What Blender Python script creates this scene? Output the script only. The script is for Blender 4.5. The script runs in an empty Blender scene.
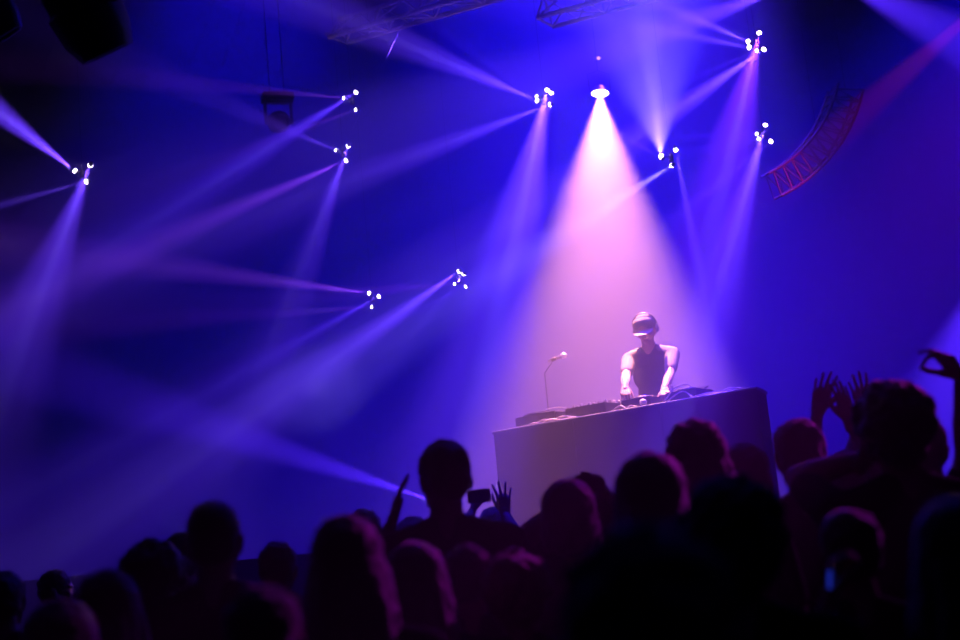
import bpy, bmesh, math, random
from mathutils import Vector, Matrix, Euler, Quaternion
random.seed(7)
SC = bpy.context.scene
COL = SC.collection
PI = math.pi

# ---------------------------------------------------------------- camera
F_PX = 1333.0
CAM_Z = 1.48
cam_data = bpy.data.cameras.new('camera')
cam_data.sensor_width = 36.0
cam_data.lens = 36.0 * F_PX / 960.0
cam = bpy.data.objects.new('camera', cam_data)
COL.objects.link(cam)
PITCH, ROLL = math.radians(10.2), math.radians(5.5)
CAM_M = (Matrix.Translation((0, 0, CAM_Z)) @ Matrix.Rotation(PI / 2 + PITCH, 4, 'X')
         @ Matrix.Rotation(-ROLL, 4, 'Z'))
cam.matrix_world = CAM_M
cam_data.dof.use_dof = True
cam_data.dof.focus_distance = 11.3
cam_data.dof.aperture_fstop = 1.8
SC.camera = cam

def P(px, py, d):
    """world point seen at a place of the photograph, d metres in front of the lens"""
    return CAM_M @ Vector(((px - 480) / F_PX * d, (320 - py) / F_PX * d, -d))

# ---------------------------------------------------------------- render look and world
SC.view_settings.view_transform = 'Standard'
SC.view_settings.look = 'None'
SC.view_settings.gamma = 1.0
SC.view_settings.use_curve_mapping = False
SC.view_settings.exposure = 2.5
SC.cycles.volume_bounces = 0
SC.cycles.max_bounces = 4
SC.cycles.sample_clamp_indirect = 4.0
SC.cycles.use_light_tree = True
SC.cycles.use_adaptive_sampling = False
world = bpy.data.worlds.new('hall_dark')
SC.world = world
world.use_nodes = True
world.node_tree.nodes['Background'].inputs[0].default_value = (0.1, 0.05, 1, 1)
world.node_tree.nodes['Background'].inputs[1].default_value = 0.002
# artificial smoke fills the whole hall and shows the beams
haze = world.node_tree.nodes.new('ShaderNodeVolumeScatter')
haze.inputs['Density'].default_value = 0.068
haze.inputs['Anisotropy'].default_value = 0.15
haze.inputs['Color'].default_value = (0.95, 0.95, 1, 1)
world.node_tree.links.new(haze.outputs[0], world.node_tree.nodes['World Output'].inputs['Volume'])

# ---------------------------------------------------------------- lights
HUE = {'blue': (0.055, 0.012, 1.0), 'violet': (0.08, 0.018, 1.0), 'lilac': (0.13, 0.038, 1.0),
       'magenta': (0.26, 0.045, 1.0), 'red': (1.0, 0.01, 0.25), 'deep': (0.010, 0.003, 1.0)}

BEAM = 31.0
def spot(name, loc, target, half_deg, hue, power, blend=1.0, radius=0.012):
    ld = bpy.data.lights.new(name, 'SPOT')
    ld.energy = power * BEAM if name == 'beam' else power
    ld.color = HUE[hue] if isinstance(hue, str) else hue
    ld.spot_size = math.radians(half_deg * 2 * (0.72 if name == 'beam' else 1))
    ld.spot_blend = blend
    ld.shadow_soft_size = radius
    o = bpy.data.objects.new(name, ld)
    COL.objects.link(o)
    o.location = loc
    d = (Vector(target) - Vector(loc))
    o.rotation_euler = d.to_track_quat('-Z', 'Y').to_euler()
    return o

# every small fixture: centre pixel, distance, list of lenses
# lens = (px, py, toward px, toward py, depth change, half angle, hue, power)
CLUSTERS = [
    ('a', 82, 173, 10.5, [
        (74, 170, -20, 97, 0.3, 13, 'lilac', 80),
        (90, 166, 42, 290, 1.2, 13, 'lilac', 70),
        (85, 182, 0, 205, 0.3, 6, 'lilac', 26)]),
    ('b', 352, 101, 12.0, [
        (343, 98, 180, 82, 0.6, 6, 'magenta', 15),
        (355, 93, 170, 210, 0.4, 9, 'violet', 55),
        (355, 110, 240, 152, 0.4, 6, 'magenta', 10)]),
    ('c', 343, 153, 12.0, [
        (335, 150, 260, 118, 0.5, 10, 'lilac', 15),
        (348, 147, 300, 270, 1.1, 12, 'lilac', 85),
        (345, 161, 100, 268, 0.3, 7, 'magenta', 48)]),
    ('d', 372, 299, 13.0, [
        (368, 293, 100, 258, 0.4, 7, 'magenta', 48),
        (378, 297, 220, 385, 0.6, 8, 'violet', 34),
        (371, 307, 150, 322, 0.5, 6, 'magenta', 14)]),
    ('e', 459, 280, 13.0, [
        (458, 272, 200, 455, 1.3, 10, 'lilac', 120),
        (463, 275, 330, 440, 1.2, 9, 'lilac', 100),
        (454, 284, 310, 296, 0.4, 7, 'magenta', 14),
        (465, 287, 300, 370, 0.4, 7, 'violet', 16)]),
    ('f', 544, 98, 11.5, [
        (536, 100, 400, 42, 0.5, 10, 'lilac', 70),
        (536, 96, 450, 35, 0.8, 6, 'violet', 12),
        (547, 91, 495, 330, 0.3, 17, 'lilac', 100),
        (551, 94, 525, 250, 0.8, 9, 'violet', 40),
        (549, 105, 220, 228, 1.5, 8, 'lilac', 90)]),
    ('g', 756, 43, 11.0, [
        (747, 41, 640, -5, 0.3, 9, 'lilac', 55),
        (748, 47, 620, 22, 0.3, 9, 'lilac', 36),
        (759, 34, 705, 260, 0.6, 18, (0.16, 0.02, 1.0), 60),
        (763, 50, 640, 135, 0.2, 9, 'lilac', 110),
        (756, 51, 600, 118, 0.5, 6, 'violet', 16)]),
    ('h', 671, 158, 11.5, [
        (661, 155, 654, 95, -1.0, 20, (0.10, 0.06, 1.0), 75),
        (676, 151, 703, 290, 0.4, 6.5, 'lilac', 60),
        (671, 166, 470, 292, 2.6, 7.5, (0.2, 0.12, 1.0), 190),
        (660, 157, 590, 118, 0.5, 10, 'violet', 14)]),
    ('i', 763, 134, 11.5, [
        (756, 134, 640, 138, 0.4, 7, 'violet', 16),
        (758, 139, 640, 162, 0.4, 7, 'violet', 16),
        (765, 126, 715, 300, 0.4, 12, 'lilac', 80),
        (770, 142, 650, 238, 0.3, 7, 'violet', 34)]),
]
# the single spotlight over the booth
KEY = dict(loc=P(600, 93, 12.9), half=24.5, col=(1.0, 0.34, 0.34), power=2500, blend=0.7)

FILLS = [  # unseen fill spots, added to flood the haze with blue
    # name, place, target, half angle, hue, power
    ('fill_upper', P(700, -260, 12.5), P(600, 420, 13.5), 30, 'blue', 2600),
    ('fill_rear', P(560, -260, 14.5), P(600, 500, 15.5), 40, 'deep', 3000),
    ('fill_left', P(260, -300, 13.5), P(200, 700, 15.0), 26, 'deep', 1900),
    ('fill_right', P(1150, -250, 13.0), P(930, 330, 14.5), 34, 'deep', 2300),
    ('fill_house', P(480, -700, 8.0), P(620, 520, 8.6), 26, 'deep', 650),  # added to bring blue haze in front of the booth and crowd
]

for n_, l_, t_, h_, hue_, p_ in FILLS: spot(n_, l_, t_, h_, hue_, p_, radius=0.2)
# beams from lamps outside the frame
OFF = [
    ('beam', P(1010, 235, 11.5), P(940, 420, 11.8), 26, 'violet', 70),
    ('beam', P(815, -35, 11.0), P(970, 45, 11.3), 15, 'violet', 80),
    ('beam', P(785, -12, 11.0), P(600, 55, 10.4), 10, 'lilac', 70),
    ('beam', P(1010, -20, 11.5), P(790, 175, 12.2), 9, 'red', 10),
]
for a_ in OFF: spot(*a_)
# magenta back light on the crowd
spot('back_light', P(1250, -140, 12.5), P(720, 450, 4.0), 4, (0.75, 0.02, 1.0), 850, radius=0.1)

# ---------------------------------------------------------------- materials
from mathutils import noise as mnoise
MATS = {}
def mat(name, col, rough=0.7, metal=0.0, var=0.25, scale=12.0, bump=0.0, spec=0.5, sheen=0.0):
    """plain procedural surface: base colour broken up by a little noise wear"""
    if name in MATS: return MATS[name]
    m = bpy.data.materials.new(name); m.use_nodes = True
    nt = m.node_tree; b = nt.nodes['Principled BSDF']
    tc = nt.nodes.new('ShaderNodeTexCoord'); nz = nt.nodes.new('ShaderNodeTexNoise')
    nz.inputs['Scale'].default_value = scale; nz.inputs['Detail'].default_value = 3
    nt.links.new(tc.outputs['Object'], nz.inputs['Vector'])
    rmp = nt.nodes.new('ShaderNodeValToRGB')
    rmp.color_ramp.elements[0].position = 0.3; rmp.color_ramp.elements[1].position = 0.7
    rmp.color_ramp.elements[0].color = tuple(c * (1 - var) for c in col) + (1,)
    rmp.color_ramp.elements[1].color = tuple(min(1, c * (1 + var)) for c in col) + (1,)
    nt.links.new(nz.outputs['Fac'], rmp.inputs['Fac']); nt.links.new(rmp.outputs['Color'], b.inputs['Base Color'])
    b.inputs['Roughness'].default_value = rough; b.inputs['Metallic'].default_value = metal
    b.inputs['Specular IOR Level'].default_value = spec
    if sheen: b.inputs['Sheen Weight'].default_value = sheen
    if bump:
        bp = nt.nodes.new('ShaderNodeBump'); bp.inputs['Strength'].default_value = bump
        nt.links.new(nz.outputs['Fac'], bp.inputs['Height']); nt.links.new(bp.outputs['Normal'], b.inputs['Normal'])
    MATS[name] = m
    return m

def glow(name, col, strength):
    if name in MATS: return MATS[name]
    m = bpy.data.materials.new(name); m.use_nodes = True
    b = m.node_tree.nodes['Principled BSDF']
    b.inputs['Base Color'].default_value = (*col, 1)
    b.inputs['Emission Color'].default_value = (*col, 1)
    b.inputs['Emission Strength'].default_value = strength
    m.cycles.emission_sampling = 'NONE'
    MATS[name] = m
    return m

# ---------------------------------------------------------------- mesh helpers
def V(*a): return Vector(a)
def frame_of(axis, hint=(0, 0, 1)):
    z = Vector(axis).normalized(); h = Vector(hint)
    if abs(z.dot(h.normalized())) > 0.98: h = Vector((1, 0, 0)) if abs(z.x) < 0.9 else Vector((0, 1, 0))
    x = h.cross(z).normalized(); y = z.cross(x)
    return x, y, z

def add_box(bm, c, size, rot=None):
    M = Matrix.Translation(c) @ (rot.to_4x4() if rot is not None else Matrix()) @ Matrix.Diagonal((*size, 1))
    r = bmesh.ops.create_cube(bm, size=1, matrix=M)
    return r['verts']

def add_rings(bm, rings, close_ends=True):
    """rings: list of lists of points, same count"""
    vs = [[bm.verts.new(p) for p in r] for r in rings]
    n = len(vs[0])
    for a, b in zip(vs, vs[1:]):
        for i in range(n):
            bm.faces.new((a[i], a[(i + 1) % n], b[(i + 1) % n], b[i]))
    if close_ends:
        bm.faces.new(list(reversed(vs[0]))); bm.faces.new(vs[-1])

def add_lathe(bm, origin, axis, prof, seg=20, sx=1.0, sy=1.0, hint=(0, 0, 1)):
    """prof: list of (distance along axis, radius)"""
    x, y, z = frame_of(axis, hint); o = Vector(origin); rings = []
    for h, r in prof:
        r = max(r, 1e-5)
        rings.append([o + z * h + x * (math.cos(2 * PI * k / seg) * r * sx) + y * (math.sin(2 * PI * k / seg) * r * sy) for k in range(seg)])
    add_rings(bm, rings)

def add_cyl(bm, a, b, ra, rb=None, seg=10):
    a, b = Vector(a), Vector(b); rb = ra if rb is None else rb
    add_lathe(bm, a, b - a, [(0, ra), ((b - a).length, rb)], seg)

def add_caps(bm, a, b, ra, rb=None, seg=14, sx=1.0, sy=1.0, hint=(0, 0, 1)):
    """tapered limb with round ends"""
    a, b = Vector(a), Vector(b); rb = ra if rb is None else rb
    L = max((b - a).length, 1e-4); pr = []
    for i in range(5):
        t = PI / 2 * i / 4; pr.append((-ra * math.cos(t), ra * math.sin(t)))
    for i in range(1, 5):
        t = PI / 2 * i / 4; pr.append((L + rb * math.sin(t), rb * math.cos(t))) if i else None
    pr.insert(5, (L, rb))
    add_lathe(bm, a, (b - a) if (b - a).length > 1e-4 else Vector((0, 0, 1)), pr, seg, sx, sy, hint)

def add_ell(bm, c, r, rot=None, sub=3):
    M = Matrix.Translation(c) @ (rot.to_4x4() if rot is not None else Matrix()) @ Matrix.Diagonal((*r, 1))
    bmesh.ops.create_icosphere(bm, subdivisions=sub, radius=1, matrix=M)

def add_tube(bm, pts, r, seg=8):
    pts = [Vector(p) for p in pts]; rings = []
    for i, p in enumerate(pts):
        t = (pts[min(i + 1, len(pts) - 1)] - pts[max(i - 1, 0)])
        if i == 0: x, y, z = frame_of(t)
        else:
            z = t.normalized(); x = (x - z * x.dot(z)).normalized(); y = z.cross(x)
        rr = r[i] if isinstance(r, (list, tuple)) else r
        rings.append([p + x * math.cos(2 * PI * k / seg) * rr + y * math.sin(2 * PI * k / seg) * rr for k in range(seg)])
    add_rings(bm, rings)

def smooth_path(pts, n=8):
    pts = [Vector(p) for p in pts]; out = []
    for i in range(len(pts) - 1):
        p0, p1, p2, p3 = pts[max(i - 1, 0)], pts[i], pts[i + 1], pts[min(i + 2, len(pts) - 1)]
        for k in range(n):
            t = k / n
            out.append(0.5 * ((2 * p1) + (p2 - p0) * t + (2 * p0 - 5 * p1 + 4 * p2 - p3) * t * t + (3 * p1 - p0 - 3 * p2 + p3) * t ** 3))
    return out + [pts[-1]]

def set_props(o, label=None, cat=None, group=None, kind=None):
    if label: o['label'] = label
    if cat: o['category'] = cat
    if group: o['group'] = group
    if kind: o['kind'] = kind
    return o

def thing(name, label, cat, loc=(0, 0, 0), group=None, rotz=0.0, scale=1.0):
    o = bpy.data.objects.new(name, None); COL.objects.link(o)
    o.empty_display_size = 0.05
    o.location = loc; o.rotation_euler = (0, 0, rotz); o.scale = (scale,) * 3
    set_props(o, label, cat, group)
    return o

def root_of(o):
    while o.parent: o = o.parent
    return o

def obj(name, bm, m, parent=None, world=True, smooth=True, bevel=0.0, label=None):
    """link bm (or a mesh) as one object. world=True: vertices are given in world space"""
    if isinstance(bm, bpy.types.Mesh): me = bm
    else:
        if bevel:
            bmesh.ops.bevel(bm, geom=[e for e in bm.edges if len(e.link_faces) == 2 and e.calc_face_angle(0) > 0.6], offset=bevel, segments=2, affect='EDGES', clamp_overlap=True)
        bmesh.ops.recalc_face_normals(bm, faces=bm.faces)
        if parent is not None and world:
            bm.transform(Matrix.Translation(-root_of(parent).location))
        me = bpy.data.meshes.new(name); bm.to_mesh(me); bm.free()
    if not me.materials: me.materials.append(m)
    if smooth:
        me.shade_smooth()
        if not bevel is None: me.set_sharp_from_angle(angle=math.radians(42))
    o = bpy.data.objects.new(name, me); COL.objects.link(o)
    if parent is not None: o.parent = parent
    if label: o['label'] = label
    return o

def fuse(bm, voxel, smooth=4, factor=0.6):
    """union of overlapping shapes as one continuous skin -> mesh"""
    bmesh.ops.recalc_face_normals(bm, faces=bm.faces)
    me = bpy.data.meshes.new('tmp'); bm.to_mesh(me); bm.free()
    o = bpy.data.objects.new('tmp', me); COL.objects.link(o)
    r = o.modifiers.new('r', 'REMESH'); r.mode = 'VOXEL'; r.voxel_size = voxel
    if smooth:
        s = o.modifiers.new('s', 'SMOOTH'); s.iterations = smooth; s.factor = factor
    bpy.context.view_layer.update()
    dg = bpy.context.evaluated_depsgraph_get()
    out = bpy.data.meshes.new_from_object(o.evaluated_get(dg))
    bpy.data.objects.remove(o); bpy.data.meshes.remove(me)
    return out

def join_mesh(name, parts):
    """parts: list of (mesh, matrix) -> one mesh"""
    bm = bmesh.new()
    for me, M in parts:
        n0 = len(bm.verts); bm.from_mesh(me); bm.verts.ensure_lookup_table()
        bmesh.ops.transform(bm, matrix=M, verts=bm.verts[n0:])
        if M.determinant() < 0:
            bm.faces.ensure_lookup_table()
            fs = [f for f in bm.faces if f.verts[0].index >= n0 or f.index < 0]
    bm.verts.index_update()
    bmesh.ops.recalc_face_normals(bm, faces=bm.faces)
    me = bpy.data.meshes.new(name); bm.to_mesh(me); bm.free()
    return me

# ================================================================ the hall
M_WALL = mat('dark_drape', (0.025, 0.025, 0.03), 0.9, scale=1.5, var=0.2, bump=0.2)
M_FLOOR = mat('hall_floor', (0.03, 0.03, 0.033), 0.55, scale=6, bump=0.1)
M_STAGE = mat('stage_deck', (0.015, 0.015, 0.018), 0.8, scale=9)
STAGE_Z = 1.64
HX, Y0, Y1, HZ = 12.0, -3.0, 17.0, 12.0

def slab(name, a, b, m):
    bm = bmesh.new(); a, b = Vector(a), Vector(b)
    add_box(bm, (a + b) / 2, b - a)
    o = obj(name, bm, m, smooth=False); o['kind'] = 'structure'; return o
slab('floor', (-HX, Y0, -0.2), (HX, Y1, 0), M_FLOOR)
slab('ceiling', (-HX, Y0, HZ), (HX, Y1, HZ + 0.2), M_WALL)
slab('wall_left', (-HX - 0.2, Y0, 0), (-HX, Y1, HZ), M_WALL)
slab('wall_right', (HX, Y0, 0), (HX + 0.2, Y1, HZ), M_WALL)
slab('wall_front', (-HX, Y0 - 0.2, 0), (HX, Y0, HZ), M_WALL)
# rear wall: a pleated black stage drape, one continuous surface with depth
bm = bmesh.new(); pts = []
nx = 360
for i in range(nx + 1):
    x = -HX + 2 * HX * i / nx
    pts.append((x, Y1 - 0.10 - 0.03 * math.sin(x * 5.0)))
lo = [bm.verts.new((x, y, 0.0)) for x, y in pts]; hi = [bm.verts.new((x, y, HZ)) for x, y in pts]
lob = [bm.verts.new((x, Y1 + 0.1, 0.0)) for x, y in (pts[0], pts[-1])]; hib = [bm.verts.new((x, Y1 + 0.1, HZ)) for x, y in (pts[0], pts[-1])]
for i in range(nx): bm.faces.new((lo[i], lo[i + 1], hi[i + 1], hi[i]))
bm.faces.new((lob[0], hib[0], hib[1], lob[1])); bm.faces.new((lob[0], lo[0], hi[0], hib[0])); bm.faces.new((lo[-1], lob[1], hib[1], hi[-1]))
o = obj('wall_back', bm, M_WALL); o['kind'] = 'structure'
# the stage
bm = bmesh.new()
add_box(bm, ((0, (9.15 + 16.6) / 2, STAGE_Z / 2)), (2 * HX - 1.2, 16.6 - 9.15, STAGE_Z))
o = obj('stage_platform', bm, M_STAGE, smooth=False, bevel=0.01); o['kind'] = 'structure'

# ================================================================ lamps
M_BLACK = mat('black_metal', (0.02, 0.02, 0.022), 0.35, 0.6)
M_PLAST = mat('black_plastic', (0.018, 0.018, 0.02), 0.45)
M_ALU = mat('aluminium_tube', (0.55, 0.55, 0.58), 0.35, 0.9)
M_TRUSS = mat('dull_truss_tube', (0.5, 0.5, 0.52), 0.6, 0.0)
M_CHROME = mat('bright_metal', (0.85, 0.85, 0.87), 0.4, 1.0, var=0.1)
G_LENS = glow('lit_lens', (1.0, 0.82, 1.0), 4.0)
G_KEY = glow('lit_warm_lens', (1.0, 0.75, 0.68), 4.0)
nt = G_KEY.node_tree; nt.nodes.clear()    # clear glass that lets the lamp through and glows
_o = nt.nodes.new('ShaderNodeOutputMaterial'); _a = nt.nodes.new('ShaderNodeAddShader'); _t = nt.nodes.new('ShaderNodeBsdfTransparent'); _e = nt.nodes.new('ShaderNodeEmission')
_e.inputs['Color'].default_value = (1, .75, .68, 1); _e.inputs['Strength'].default_value = 2.0
nt.links.new(_t.outputs[0], _a.inputs[0]); nt.links.new(_e.outputs[0], _a.inputs[1]); nt.links.new(_a.outputs[0], _o.inputs['Surface'])
CABLE_TOP = HZ - 0.01

def lamp_light(root, name, loc, target, half, hue, power, blend=1.0, radius=0.012):
    o = spot(name, loc, target, half, hue, power, blend, radius)
    o.parent = root; o.location = Vector(loc) - root.location
    return o

CL_LABEL = {
 'a': 'small multi-head beam lamp at far left, throwing three beams up left, left and downward',
 'b': 'small multi-head beam lamp left of centre top, just right of the dark box lamp',
 'c': 'small multi-head beam lamp left of centre, directly below its neighbour, lilac beam pointing down',
 'd': 'small multi-head beam lamp low on the left, with three weak purple beams to the left',
 'e': 'small multi-head beam lamp low in the middle, with two long violet beams to lower left',
 'f': 'small multi-head beam lamp just left of the big warm spotlight',
 'g': 'small multi-head beam lamp, the topmost one right of the warm spotlight',
 'h': 'small multi-head beam lamp right of the warm cone, with a bright flare pointing up',
 'i': 'small multi-head beam lamp furthest right, beside the curved truss',
}
def cluster(key, cx, cy, d, lenses):
    C0 = P(cx, cy, d + 0.05)
    root = thing('beam_lamp', CL_LABEL[key], 'stage light', C0, 'small multi-head beam lamps hanging in the haze')
    # chassis: ribbed drum with a mounting plate
    bm = bmesh.new()
    add_lathe(bm, C0 + V(0, 0.0, -0.035), (0, 0, 1), [(0, 0.010), (0.004, 0.018), (0.02, 0.021), (0.03, 0.017), (0.036, 0.021), (0.05, 0.021), (0.06, 0.012), (0.07, 0.010)], 20)
    for (lx, ly, *_r) in lenses:
        L = P(lx, ly, d); add_tube(bm, smooth_path([C0, (C0 + L) / 2 + V(0, 0.02, 0.01), L + V(0, 0.02, 0.0)], 4), 0.0035, 6)
    obj('chassis', bm, M_BLACK, root)
    bm = bmesh.new(); add_cyl(bm, C0 + V(0, 0, 0.03), V(C0.x, C0.y, CABLE_TOP), 0.002, seg=6); obj('hanging_cable', bm, M_BLACK, root)
    bm = bmesh.new()
    rnd = random.Random(key)
    for k in range(5):
        q = C0 + V(rnd.uniform(-.05, .05), -0.03, rnd.uniform(-.04, .06)); add_ell(bm, q, (0.004,) * 3, sub=1)
        add_cyl(bm, q, C0, 0.0015, seg=5)
    obj('glint_stud', bm, M_CHROME, root)  # shiny studs added to make small glints among the lenses
    for (lx, ly, tx, ty, dd, half, hue, pw) in lenses:
        L = P(lx, ly, d); fan = dd if dd < 0 or dd > 1 else -0.4 * math.hypot(tx - lx, ty - ly) / F_PX * d; T = P(tx, ty, d + fan); u = (T - L).normalized()
        bm = bmesh.new()
        add_lathe(bm, L - u * 0.075, u, [(0.03, 0.006), (0.034, 0.014), (0.062, 0.0195), (0.065, 0.0195), (0.065, 0.017), (0.060, 0.016)], 18)
        h = obj('lamp_head', bm, M_BLACK, root)
        bm = bmesh.new(); R = 0.021 if pw > 20 else 0.017
        add_lathe(bm, L - u * 0.020, u, [(0, R * .8), (0.006, R * 1.0), (0.014, R * 0.9), (0.022, R * 0.6), (0.026, 0.001)], 18)
        obj('lens', bm, G_LENS, h, label='glowing white lens')
        lamp_light(root, 'beam', L + u * 0.012, T, half, hue, pw * 0.72)
        if pw >= 25: lamp_light(root, 'beam', L + u * 0.012, T, half * 0.27, (0.30, 0.20, 1.0) if hue != 'magenta' else (0.5, 0.15, 1.0), pw * 0.45)   # hot centre of the beam
for c in CLUSTERS: cluster(*c)

# the warm spotlight over the booth: fresnel housing in a yoke, hung on a drop pipe
K = KEY['loc']; KT = P(610, 430, 12.1); u = (KT - K).normalized()
root = thing('spotlight', 'round white-hot spotlight hanging at top centre, throwing the wide pink cone on the booth', 'stage light', K)
bm = bmesh.new()
add_lathe(bm, K - u * 0.07, u, [(0, 0.03), (0.006, 0.055), (0.03, 0.070), (0.055, 0.082), (0.07, 0.092), (0.074, 0.092), (0.074, 0.086), (0.05, 0.074)], 32)
obj('housing', bm, M_ALU, root)
bm = bmesh.new(); add_lathe(bm, K - u * 0.006, u, [(0, 0.084), (0.012, 0.084), (0.024, 0.065), (0.030, 0.03), (0.032, 0.001)], 32)
obj('lens', bm, G_KEY, root, label='glowing warm white lens')
bm = bmesh.new(); side = u.cross(V(0, 1, 0)).normalized()
yk = [K - u * 0.03 + side * 0.1, K - u * 0.03 + side * 0.105 + V(0, 0, 0.16), K - u * 0.03 + V(0, 0, 0.2), K - u * 0.03 - side * 0.105 + V(0, 0, 0.16), K - u * 0.03 - side * 0.1]
add_tube(bm, yk, 0.004, 8)
obj('yoke', bm, M_BLACK, root)
bm = bmesh.new(); top = K - u * 0.03 + V(0, 0, 0.2)
add_cyl(bm, top, V(top.x, top.y, CABLE_TOP), 0.005, seg=10); obj('drop_pipe', bm, M_BLACK, root)
bm = bmesh.new(); cl = P(598, 55, 12.88); cl = V(top.x, top.y, cl.z)
add_lathe(bm, cl - V(0, 0, 0.02), (0, 0, 1), [(0, 0.012), (0.003, 0.028), (0.03, 0.028), (0.034, 0.012)], 16)
add_box(bm, cl + V(0.03, -0.01, 0), (0.05, 0.02, 0.02)); obj('pipe_clamp', bm, M_CHROME, root, bevel=0.003)
bm = bmesh.new(); q = cl + V(0.02, -0.03, -0.012)
add_lathe(bm, q, (0.25, -1, -0.5), [(-0.015, 0.016), (0, 0.018), (0.004, 0.001)], 14); obj('glint_disc', bm, glow('pink_glint_glow', (1, 0.42, 0.42), 0.35), root, label='small glowing disc standing for a pink glint')  # glowing disc puts in the pink glint at the clamp
lamp_light(root, 'warm_cone', K - u * 0.014, KT, KEY['half'], KEY['col'], KEY['power'], KEY['blend'], 0.03)

# floor lamp behind the crowd, throwing left
Lf = P(428, 499, 10.2); Tf = P(250, 440, 10.6); u = (Tf - Lf).normalized()
root = thing('floor_beam_lamp', 'small lamp on the stage behind the tall man, its blue beam going left', 'stage light', V(Lf.x, Lf.y, STAGE_Z))
bm = bmesh.new(); add_lathe(bm, Lf - u * 0.13, u, [(0, 0.03), (0.01, 0.05), (0.09, 0.055), (0.12, 0.06), (0.12, 0.05), (0.11, 0.045)], 24); obj('housing', bm, M_BLACK, root)
bm = bmesh.new(); add_lathe(bm, Lf - u * 0.015, u, [(0, 0.05), (0.008, 0.04), (0.012, 0.001)], 24); obj('lens', bm, G_LENS, root, label='glowing white lens')
bm = bmesh.new(); add_box(bm, V(Lf.x, Lf.y, STAGE_Z + 0.015), (0.16, 0.16, 0.03))
for s in (-1, 1): add_cyl(bm, V(Lf.x + 0.03, Lf.y + s * 0.07, STAGE_Z + 0.02), Lf - u * 0.06 + V(0, s * 0.065, 0), 0.008)
obj('stand_bracket', bm, M_BLACK, root)
lamp_light(root, 'beam', Lf + u * 0.01, Tf, 9, 'violet', 60)

# dark moving heads seen from behind near the ceiling, and the box lamp
def moving_head(name, label, c, aim, size, power_on=False):
    c = Vector(c); u = Vector(aim).normalized(); s = size
    root = thing(name, label, 'stage light', c)
    bm = bmesh.new()
    add_lathe(bm, c - u * 0.6 * s, u, [(0, 0.22 * s), (0.05 * s, 0.36 * s), (0.35 * s, 0.42 * s), (0.55 * s, 0.42 * s), (0.6 * s, 0.47 * s), (0.95 * s, 0.44 * s), (1.15 * s, 0.36 * s), (1.2 * s, 0.34 * s), (1.2 * s, 0.28 * s), (1.12 * s, 0.27 * s)], 12)
    for k in range(4): add_lathe(bm, c - u * (0.5 - 0.08 * k) * s, u, [(0, 0.36 * s), (0.015 * s, 0.44 * s), (0.03 * s, 0.36 * s)], 12)
    obj('head', bm, M_PLAST, root)
    bm = bmesh.new(); add_lathe(bm, c + u * 0.5 * s, u, [(0, 0.27 * s), (0.03 * s, 0.2 * s), (0.04 * s, 0.001)], 20); obj('lens', bm, mat('dark_glass', (0.02, 0.02, 0.03), 0.1), root)
    side = u.cross(V(0, 0, 1)).normalized(); bm = bmesh.new()
    bt = c + V(0, 0, 0.95 * s)
    for q in (-1, 1):
        add_cyl(bm, c + side * q * 0.36 * s, c + side * q * 0.56 * s, 0.09 * s)
        add_box(bm, c + side * q * 0.54 * s + V(0, 0, 0.42 * s), (0.10 * s, 0.2 * s, 1.0 * s), Matrix.Rotation(math.atan2(side.y, side.x), 3, 'Z'))
    add_box(bm, c + V(0, 0, 0.90 * s), (1.18 * s, 0.2 * s, 0.1 * s), Matrix.Rotation(math.atan2(side.y, side.x), 3, 'Z'))
    obj('yoke', bm, M_PLAST, root, bevel=0.01 * s)
    bm = bmesh.new(); add_box(bm, bt + V(0, 0, 0.1 * s), (1.3 * s, 0.7 * s, 0.34 * s), Matrix.Rotation(math.atan2(side.y, side.x), 3, 'Z')); obj('base', bm, M_PLAST, root, bevel=0.03 * s)
    for q in (-1, 1):
        bm = bmesh.new(); add_cyl(bm, bt + side * q * 0.3 * s + V(0, 0, 0.2 * s), V(bt.x + side.x * q * 0.3 * s, bt.y + side.y * q * 0.3 * s, CABLE_TOP), 0.004, seg=8)
        obj('hanging_rod', bm, M_BLACK, root)
    return root
moving_head('moving_head_light', 'large unlit moving head light, black against blue, near the top left corner', P(84, 8, 6.5), (0.30, 0.35, -0.75), 0.40)
moving_head('moving_head_light', 'unlit black moving head light cut off by the top left corner', P(-12, 8, 6.5), (0.5, 0.4, -0.9), 0.26)
moving_head('moving_head_light', 'small unlit dark lamp hanging left of centre where two lilac beams cross', P(279, 122, 12.2), (0.25, -0.75, -0.25), 0.22)

# ================================================================ trusses and wires
def truss(name, label, A, B, w, bays, up=(0, 0, 1), cat='truss', cables=True):
    A, B = Vector(A), Vector(B); root = thing(name, label, cat, A)
    x, y, z = frame_of(B - A, up)
    offs = [x * w / 2, -x * w / 2, y * w * 0.86]
    for o_ in offs:
        bm = bmesh.new(); add_cyl(bm, A + o_, B + o_, 0.022, seg=10); obj('chord', bm, M_TRUSS, root)
    bm = bmesh.new(); L = (B - A).length
    for f in range(3):
        p, q = offs[f], offs[(f + 1) % 3]
        for k in range(bays):
            a, b = (p, q) if k % 2 == 0 else (q, p)
            add_cyl(bm, A + (B - A) * (k / bays) + a, A + (B - A) * ((k + 1) / bays) + b, 0.010, seg=6)
            if k % 2 == 0: add_cyl(bm, A + (B - A) * (k / bays) + p, A + (B - A) * (k / bays) + q, 0.010, seg=6)
    obj('lacing', bm, M_TRUSS, root)
    if cables:
        for t in (0.12, 0.9):
            bm = bmesh.new(); q = A + (B - A) * t; add_cyl(bm, q, V(q.x, q.y, CABLE_TOP), 0.003, seg=6)
            obj('hanging_cable', bm, M_BLACK, root)
    return root
truss('lighting_truss', 'straight metal truss running up to the right from above the left lamps', P(338, 40, 12.0), P(640, -48, 9.9), 0.22, 12)
truss('lighting_truss', 'straight metal truss at the top edge branching right above the warm spotlight', P(545, 22, 12.0), P(740, -30, 11.0), 0.28, 7)

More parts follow.
